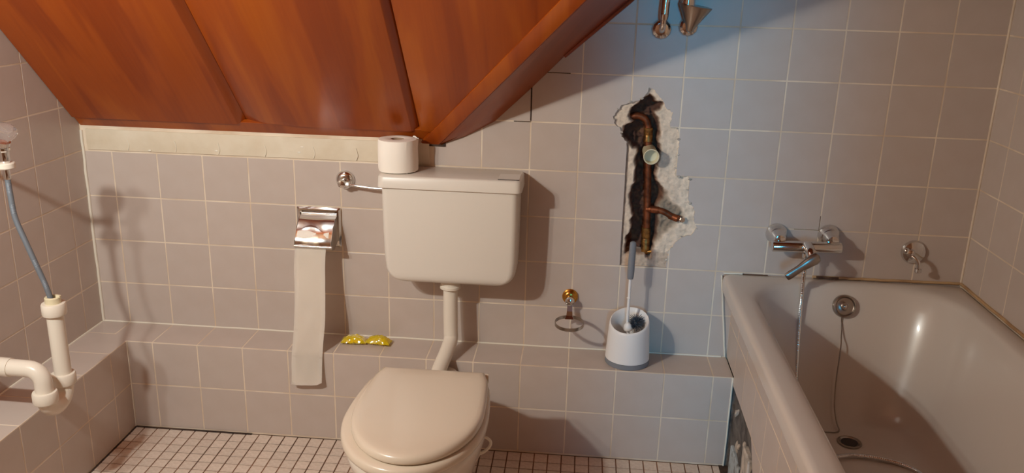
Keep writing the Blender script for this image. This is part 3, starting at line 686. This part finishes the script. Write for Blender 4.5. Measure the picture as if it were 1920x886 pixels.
bm = newbm(); lathe(bm, [(.024, 0), (.030, .001), (.0315, .004), (.0315, .030), (.0295, .034), (.0225, .0345)], (X, yA, .598), (0, 0, 1), 32); bm.transform(T); obj('top_collar', bm, 'pvc', tr)
bm = newbm(); lathe(bm, [(.0205, 0), (.0205, .016), (.0185, .018), (.013, .018), (.013, .004), (.008, .004)], (X, yA, .632), (0, 0, 1), 24, caps=False); box(bm, (X+.012, yA-.006, .648), (X+.024, yA+.004, .656), .002); bm.transform(T); obj('reducer', bm, 'sleeve', tr)
def arc(c, r, a0, a1, n=14, ax='YZ'): return [(X, c[0]+r*cos(radians(a0+(a1-a0)*i/n)), c[1]+r*sin(radians(a0+(a1-a0)*i/n))) for i in range(n+1)]
cy = (yA+yB)/2; rb = (yA-yB)/2; zc = .392
bm = newbm(); tube(bm, [(X, yA, zc+.03)]+arc((cy, zc), rb, 0, -180)+[(X, yB, zc+.02)], .0238, 24, smooth=False); bm.transform(T); obj('u_bend', bm, 'pvc', tr)
bm = newbm(); lathe(bm, [(.0245, 0), (.0305, .001), (.032, .004), (.032, .028), (.030, .032), (.0235, .0325)], (X, yA, zc), (0, 0, 1), 32); bm.transform(T); obj('inlet_collar', bm, 'pvc', tr)
bm = newbm(); lathe(bm, [(.0245, 0), (.0305, .001), (.032, .004), (.032, .028), (.030, .032), (.0235, .0325)], (X, yB, zc-.012), (0, 0, 1), 32); bm.transform(T); obj('outlet_collar', bm, 'pvc', tr)
bm = newbm(); el = [(X, yB, zc+.01), (X, yB, .440)]+[(X-.036+.036*cos(radians(a)), yB, .440+.036*sin(radians(a))) for a in range(10, 91, 10)]+[(-2.75, yB, .478), (RX0+.002, yB, .480)]
tube(bm, el, .0228, 24, smooth=False); bm.transform(T); obj('elbow_pipe', bm, 'pvc', tr)
bm = newbm(); tube(bm, [(-2.705, yB, .4765), (-2.75, yB, .4778), (RX0+.002, yB, .480)], .0255, 24, smooth=False); lathe(bm, [(.045, 0), (.045, .003), (.030, .012), (.025, .013)], (RX0+.001, yB, .480), (1, 0, 0), 28); bm.transform(T); obj('wall_pipe', bm, 'pvc', tr)

# ------------------------------------------------------------------ yellow packs
def pack(loc, rot, label, seed):
    t = thing('gel_pack', loc, label, 'gel pack', 'yellow gel packs on the ledge'); t.rotation_euler = (0, 0, rot)
    bm = newbm(); r2 = random.Random(seed); nx, ny = 22, 12
    for sgn in (1, -1):
        G = []
        for j in range(ny+1):
            row = []
            for i in range(nx+1):
                u = i/nx*2-1; v = j/ny*2-1; e = (1-abs(u)**3)*(1-abs(v)**2.5)
                p = Vector((u*3+seed, v*2, sgn)); h = e*(.020 if sgn > 0 else .008)+noise.noise(p*1.6)*.003*e+abs(noise.noise(Vector((u*2+seed, v*9+u*4, 5))))*.004*(e > .02)
                row.append(bm.verts.new((u*.042*(1+.06*noise.noise(p)), v*.022*(1+.15*noise.noise(p+Vector((0, 0, 3)))), .0085+sgn*h+(.003*noise.noise(p*2) if e < .02 else 0))))
            G.append(row)
        for j in range(ny):
            for i in range(nx): bm.faces.new((G[j][i], G[j][i+1], G[j+1][i+1], G[j+1][i]))
    bmesh.ops.remove_doubles(bm, verts=bm.verts, dist=.0004)
    obj('crinkled_film', bm, 'yellow_film', t, auto=25)
    bm = newbm(); bmesh.ops.create_icosphere(bm, subdivisions=3, radius=1, matrix=Matrix.Translation((0, 0, .0085)) @ Matrix.Diagonal((.030, .014, .0055, 1)))
    obj('gel', bm, 'yellow_gel', t)
pack((-1.942, -.062, LEDGE), radians(4), 'left one of the two yellow transparent gel packs on the ledge', 2)
pack((-1.860, -.058, LEDGE), radians(-7), 'right one of the two yellow transparent gel packs on the ledge', 7)

# ------------------------------------------------------------------ cup ring holder
rh = thing('ring_holder', (-1.228, 0, .47), 'brass and chrome ring cup holder on the back wall', 'holder'); T = rel(rh)
bm = newbm(); lathe(bm, [(.026, 0), (.026, .004), (.022, .007), (.022, .010), (.018, .014), (.014, .016)], (-1.2285, -.001, .503), (0, -1, 0), 28); bm.transform(T); obj('rosette', bm, 'brass', rh, label='brass wall rosette')
bm = newbm(); lathe(bm, [(.010, .010), (.011, .018), (.0145, .024), (.0155, .032), (.012, .040), (.004, .043)], (-1.2285, -.001, .498), (0, -1, -.05), 24); bm.transform(T); obj('knob', bm, 'chrome', rh)
bm = newbm()
loft(bm, [[(-1.2275-a, y, z), (-1.2275+a, y, z), (-1.2275+a, y-.003, z-.002), (-1.2275-a, y-.003, z-.002)] for y, z, a in ((-.026, .492, .008), (-.029, .480, .0085), (-.033, .465, .009), (-.040, .452, .010), (-.050, .444, .014))])
bm.transform(T); obj('arm', bm, 'chrome', rh, smooth=False)
bm = newbm(); rcx, rcy, rz, rad = -1.2265, -.083, .4405, .0455
def rp(a, r0, dz): return (rcx+cos(a)*r0, rcy+sin(a)*r0, rz+dz+.004*sin(a))
loft(bm, [[rp(a, rad, -.0055), rp(a, rad+.0016, -.0055), rp(a, rad+.0016, .0055), rp(a, rad, .0055)] for a in [2*pi*i/48 for i in range(49)]], False, False)
bmesh.ops.remove_doubles(bm, verts=bm.verts, dist=.0001); bm.transform(T); obj('ring', bm, 'dull_chrome', rh, auto=40)

# ------------------------------------------------------------------ toilet brush
tb = thing('toilet_brush_holder', (-1.034, -.078, LEDGE), 'white toilet brush holder with grey base on the ledge', 'brush holder'); T = Matrix.Translation((0, 0, 0))
cx, cyy = 0, 0; n = 48
def crown(r, base, inner):
    out = []
    for j in range(n):
        a = 2*pi*j/n; x, y = cos(a)*r, sin(a)*r
        z = base+.021*sin(a)+.006*cos(a)+(.008 if not inner else 0)*0
        out.append((x, y, z))
    return out
def circ(r, z): return [(cos(2*pi*j/n)*r, sin(2*pi*j/n)*r, z) for j in range(n)]
bm = newbm(); loft(bm, [circ(.0700, .0), circ(.0715, .002), circ(.0715, .016), circ(.0700, .017)]); obj('base_ring', bm, 'grey_rubber', tb, label='grey base')
bm = newbm()
def mixc(A, B, t): return [tuple(a[i]*(1-t)+b[i]*t for i in range(3)) for a, b in zip(A, B)]
top = crown(.0640, .140, False); lo = circ(.0712, .018)
rg = [circ(.068, .0175), lo]+[mixc(lo, top, t) for t in (.25, .5, .75, .97)]+[crown(.0625, .1435, False), crown(.0600, .1445, True), crown(.0570, .1410, True), crown(.050, .125, True), circ(.046, .10), circ(.044, .03)]
loft(bm, rg, True, True); obj('cup', bm, 'white_plastic', tb, auto=60)
br = thing('toilet_brush', (-1.034, -.078, LEDGE+.035), 'toilet brush with white stem and grey handle standing in its holder', 'brush'); 
rt = Vector(br.location); T = rel(br)
hA, hB, hC = Vector((-1.040, -.073, .455)), Vector((-1.041, -.072, .600)), Vector((-1.0395, -.070, .724))
bm = newbm(); tube(bm, [(-1.030, -.078, .375), hA, Vector((-1.0405, -.0725, .53)), hB+Vector((0, 0, .01))], lambda t: .0052-.0008*t, 12); lathe(bm, [(.005, -.002), (.0072, 0), (.005, .002)], (-1.0408, -.0724, .535), (0, 0, 1), 14)
lathe(bm, [(.004, 0), (.013, .002), (.015, .006), (.013, .020), (.006, .028)], (-1.036, -.080, .425), (-.1, .1, 1), 18); bm.transform(T); obj('stem', bm, 'white_plastic', br)
bm = newbm(); Q = [hB.lerp(hC, t) for t in (0, .06, .2, .5, .8, .93, .98, 1)]; rad_ = [.0092, .0105, .0112, .0110, .0104, .0100, .0085, .004]
rings = []
for p, r0 in zip(Q, rad_): rings.append([p+Vector((cos(2*pi*j/16)*r0, sin(2*pi*j/16)*r0*.8, 0)) for j in range(16)])
loft(bm, rings); bm.transform(T); hd_ = obj('handle', bm, 'grey_rubber', br, label='grey rubber handle')
bm = newbm(); bc = Vector((-1.012, -.070, .452)); r3 = random.Random(5)
for i in range(420):
    d = Vector((r3.gauss(0, 1), r3.gauss(0, 1), r3.gauss(.35, .9))).normalized(); L = r3.uniform(.020, .028); q = bc+Vector((r3.uniform(-.006, .006), r3.uniform(-.006, .006), r3.uniform(-.012, .006)))
    u, v = frame(d); w_ = .0008; a = [bm.verts.new(q+u*w_), bm.verts.new(q-u*w_), bm.verts.new(q+d*L-u*w_*.7), bm.verts.new(q+d*L+u*w_*.7)]; bm.faces.new(a)
    a = [bm.verts.new(q+v*w_), bm.verts.new(q-v*w_), bm.verts.new(q+d*L-v*w_*.7), bm.verts.new(q+d*L+v*w_*.7)]; bm.faces.new(a)
bmesh.ops.create_icosphere(bm, subdivisions=2, radius=.012, matrix=Matrix.Translation(bc)); bm.transform(T); o = obj('bristles', bm, 'bristle', br, smooth=False, label='dark grey bristles'); o['kind'] = 'stuff'

# ------------------------------------------------------------------ pipes in the hole
cp = thing('copper_pipe', (-1.0, .04, .66), 'old copper water pipe exposed in the jagged wall hole', 'pipe'); T = rel(cp)
bm = newbm(); tube(bm, [(-1.092, .045, 1.082), (-1.070, .040, 1.095), (-1.045, .036, 1.101), (-1.022, .035, 1.092), (-1.012, .035, 1.070), (-1.009, .035, 1.03), (-1.003, .035, .95), (-.995, .035, .80), (-.991, .035, .70), (-.992, .036, .652)], .0112, 16); bm.transform(T); obj('main_pipe', bm, 'copper', cp)
for z0, z1, x, m in ((1.022, 1.066, -1.0085, 'old_brass'), (.972, .992, -1.0045, 'old_brass'), (.668, .742, -.9915, 'old_brass')):
    bm = newbm(); lathe(bm, [(.0120, 0), (.0142, .001), (.0142, (z1-z0)*.45), (.0130, (z1-z0)*.5), (.0142, (z1-z0)*.55), (.0142, z1-z0-.001), (.0120, z1-z0)], (x, .035, z0), (-.03, 0, 1), 18); bm.transform(T); obj('sleeve_joint', bm, m, cp, label='brass sleeve on the copper pipe')
bm = newbm(); tube(bm, [(-.996, .032, .803), (-.968, .020, .806), (-.940, .014, .800), (-.915, .012, .787), (-.888, .008, .782)], .0100, 14); lathe(bm, [(.009, -.012), (.0115, -.010), (.0115, .012), (.009, .013)], (-.972, .021, .805), (1, -.3, 0), 16); lathe(bm, [(.009, -.016), (.011, -.014), (.011, .014), (.009, .016)], (-.912, .011, .786), (.8, -.35, -.2), 14); bm.transform(T); obj('branch_pipe', bm, 'copper', cp)
bm = newbm(); lathe(bm, [(.0095, 0), (.0105, .003), (.0105, .012), (.008, .015)], (-.890, .006, .782), (.35, -.9, .1), 8); bm.transform(T); obj('end_plug', bm, 'chrome', cp, smooth=False, label='shiny end plug')
bm = newbm(); lathe(bm, [(.012, -.008), (.0145, -.006), (.0145, .008), (.012, .010)], (-.992, .036, .660), (0, 0, 1), 6)
tube(bm, [(-.985, .03, .66), (-.965, .02, .664), (-.955, .016, .645)], .005, 8); bm.transform(T); obj('bottom_fitting', bm, 'old_brass', cp, smooth=False)
sl = newbm(); lathe(sl, [(.0215, -.034), (.0235, .035), (.0245, .038), (.0245, .044), (.0225, .0445), (.0205, .042), (.0195, .022), (.003, .020)], (-1.0015, .008, .990), (.03, -1, -.06), 28)
o = obj('plastic_sleeve', sl, 'sleeve'); tag(o, 'short yellowed plastic sleeve sticking out of the wall hole', 'pipe')

# ------------------------------------------------------------------ bath mixer
mx = thing('bath_mixer', (-.505, -.04, .74), 'chrome bath mixer tap with lever on the wall above the bathtub', 'tap'); T = rel(mx)
for x, z in ((-.589, .752), (-.428, .756)):
    bm = newbm(); lathe(bm, [(.034, 0), (.034, .003), (.032, .012), (.026, .024), (.022, .030), (.021, .050), (.017, .058), (.006, .061)], (x, -.001, z), (0, -1, -.1), 32); bm.transform(T); obj('wall_union', bm, 'chrome', mx)
bm = newbm(); lathe(bm, [(.010, 0), (.0165, .001), (.0175, .004), (.0175, .206), (.0165, .209), (.010, .210)], (-.612, -.060, .7285), (1, 0, .02), 28); bm.transform(T); obj('body', bm, 'chrome', mx)
bm = newbm(); tube(bm, [(-.508, -.070, .740), (-.504, -.098, .728), (-.500, -.112, .715)], .016, 20); bm.transform(T); obj('cartridge', bm, 'chrome', mx)
bm = newbm(); rings = []
L0 = Vector((-.482, -.118, .722)); L1 = Vector((-.575, -.132, .652))
for t, w_, th in ((0, .006, .004), (.04, .016, .010), (.15, .0195, .012), (.35, .0165, .009), (.6, .0125, .0065), (.9, .0135, .006), (.98, .012, .005), (1, .007, .003)):
    p = L0.lerp(L1, t); d = (L1-L0).normalized(); s_ = d.cross(Vector((0, -1, .0))).normalized(); f = d.cross(s_)
    rings.append([p+s_*w_*cos(2*pi*j/16)+f*th*sin(2*pi*j/16) for j in range(16)])
loft(bm, rings); bm.transform(T); obj('lever', bm, 'dull_chrome', mx, label='angled lever handle')
bm = newbm(); lathe(bm, [(.010, 0), (.012, .002), (.012, .014), (.009, .018)], (-.505, -.062, .712), (0, 0, -1), 16); bm.transform(T); obj('hose_outlet', bm, 'chrome', mx)
hz = newbm(); hp = [(-.505, -.062, .700), (-.505, -.064, .66), (-.506, -.070, .615), (-.508, -.086, .56), (-.510, -.108, .48), (-.512, -.135, .40), (-.513, -.160, .33), (-.512, -.195, .275), (-.510, -.250, .235), (-.518, -.31, .222), (-.520, -.37, .217), (-.49, -.412, .2115), (-.44, -.405, .208), (-.39, -.388, .206), (-.33, -.392, .206), (-.26, -.42, .206), (-.22, -.48, .208), (-.23, -.58, .21)]
tube(hz, hp, lambda t: .0064+.0004*sin(t*1400), 10, 44); o = obj('shower_hose', hz, 'chrome'); tag(o, 'ribbed chrome shower hose hanging from the mixer into the bathtub', 'hose')
# chain holder / outlet valve on the right
ev = thing('wall_hook_valve', (-.17, 0, .71), 'small round chrome wall fitting with hook at the right above the bathtub', 'fitting'); T = rel(ev)
bm = newbm(); lathe(bm, [(.038, 0), (.038, .003), (.034, .010), (.022, .015), (.012, .017)], (-.163, -.001, .714), (0, -1, 0), 32); bm.transform(T); obj('rosette', bm, 'chrome', ev)
bm = newbm(); lathe(bm, [(.011, .012), (.013, .020), (.0145, .030), (.012, .040), (.005, .043)], (-.172, -.001, .716), (-.35, -1, .05), 20)
bmesh.ops.create_uvsphere(bm, u_segments=14, v_segments=10, radius=.010, matrix=Matrix.Translation((-.194, -.028, .724))); bm.transform(T); obj('knob', bm, 'chrome', ev)
bm = newbm(); tube(bm, [(-.180, -.036, .712), (-.168, -.047, .704), (-.161, -.052, .690), (-.160, -.053, .672)], .0062, 12)
lathe(bm, [(.006, -.002), (.010, .0), (.011, .010), (.008, .013)], (-.160, -.053, .676), (0, 0, -1), 16); bm.transform(T); obj('hook', bm, 'chrome', ev)

# ------------------------------------------------------------------ fittings at the top edge
f1 = thing('wall_bracket', (-.995, 0, 1.37), 'chrome wall bracket with vertical tube at the top, left of the pair', 'fitting', 'chrome fittings at the top of the back wall'); T = rel(f1)
bm = newbm(); lathe(bm, [(.030, 0), (.030, .004), (.027, .012), (.020, .018), (.012, .020)], (-.996, -.001, 1.368), (0, -1, 0), 12); bm.transform(T); obj('rosette', bm, 'chrome', f1, auto=20)
bm = newbm(); tube(bm, [(-.996, -.018, 1.366), (-.997, -.036, 1.368), (-.996, -.048, 1.385), (-.9945, -.051, 1.41)], .0085, 16); lathe(bm, [(.007, 0), (.010, .001), (.0125, .012), (.0125, .018), (.009, .020)], (-.9948, -.050, 1.396), (0, 0, 1), 18); bm.transform(T); obj('elbow', bm, 'chrome', f1)
bm = newbm(); tube(bm, [(-.9948, -.050, 1.415), (-.988, -.050, 1.62)], .0125, 24, smooth=False); bm.transform(T); obj('tube', bm, 'chrome', f1)
f2 = thing('wall_bracket', (-.92, 0, 1.37), 'chrome funnel-shaped wall bracket at the top, right of the pair', 'fitting', 'chrome fittings at the top of the back wall'); T = rel(f2)
bm = newbm(); lathe(bm, [(.029, 0), (.029, .004), (.026, .012), (.019, .018), (.012, .020)], (-.918, -.001, 1.378), (0, -1, 0), 12); bm.transform(T); obj('rosette', bm, 'chrome', f2, auto=20)
bm = newbm(); lathe(bm, [(.008, 0), (.011, .004), (.014, .014), (.0475, .072), (.0480, .076), (.0450, .076)], (-.918, -.040, 1.365), (.16, -.05, 1), 32); tube(bm, [(-.918, -.015, 1.372), (-.918, -.036, 1.372)], .009, 12, smooth=False); bm.transform(T); obj('funnel', bm, 'dull_chrome', f2)
bm = newbm(); tube(bm, [(-.930, -.047, 1.435), (-.925, -.050, 1.62)], .021, 24, smooth=False); bm.transform(T); obj('tube', bm, 'chrome', f2)

print('objects', len(S.objects))
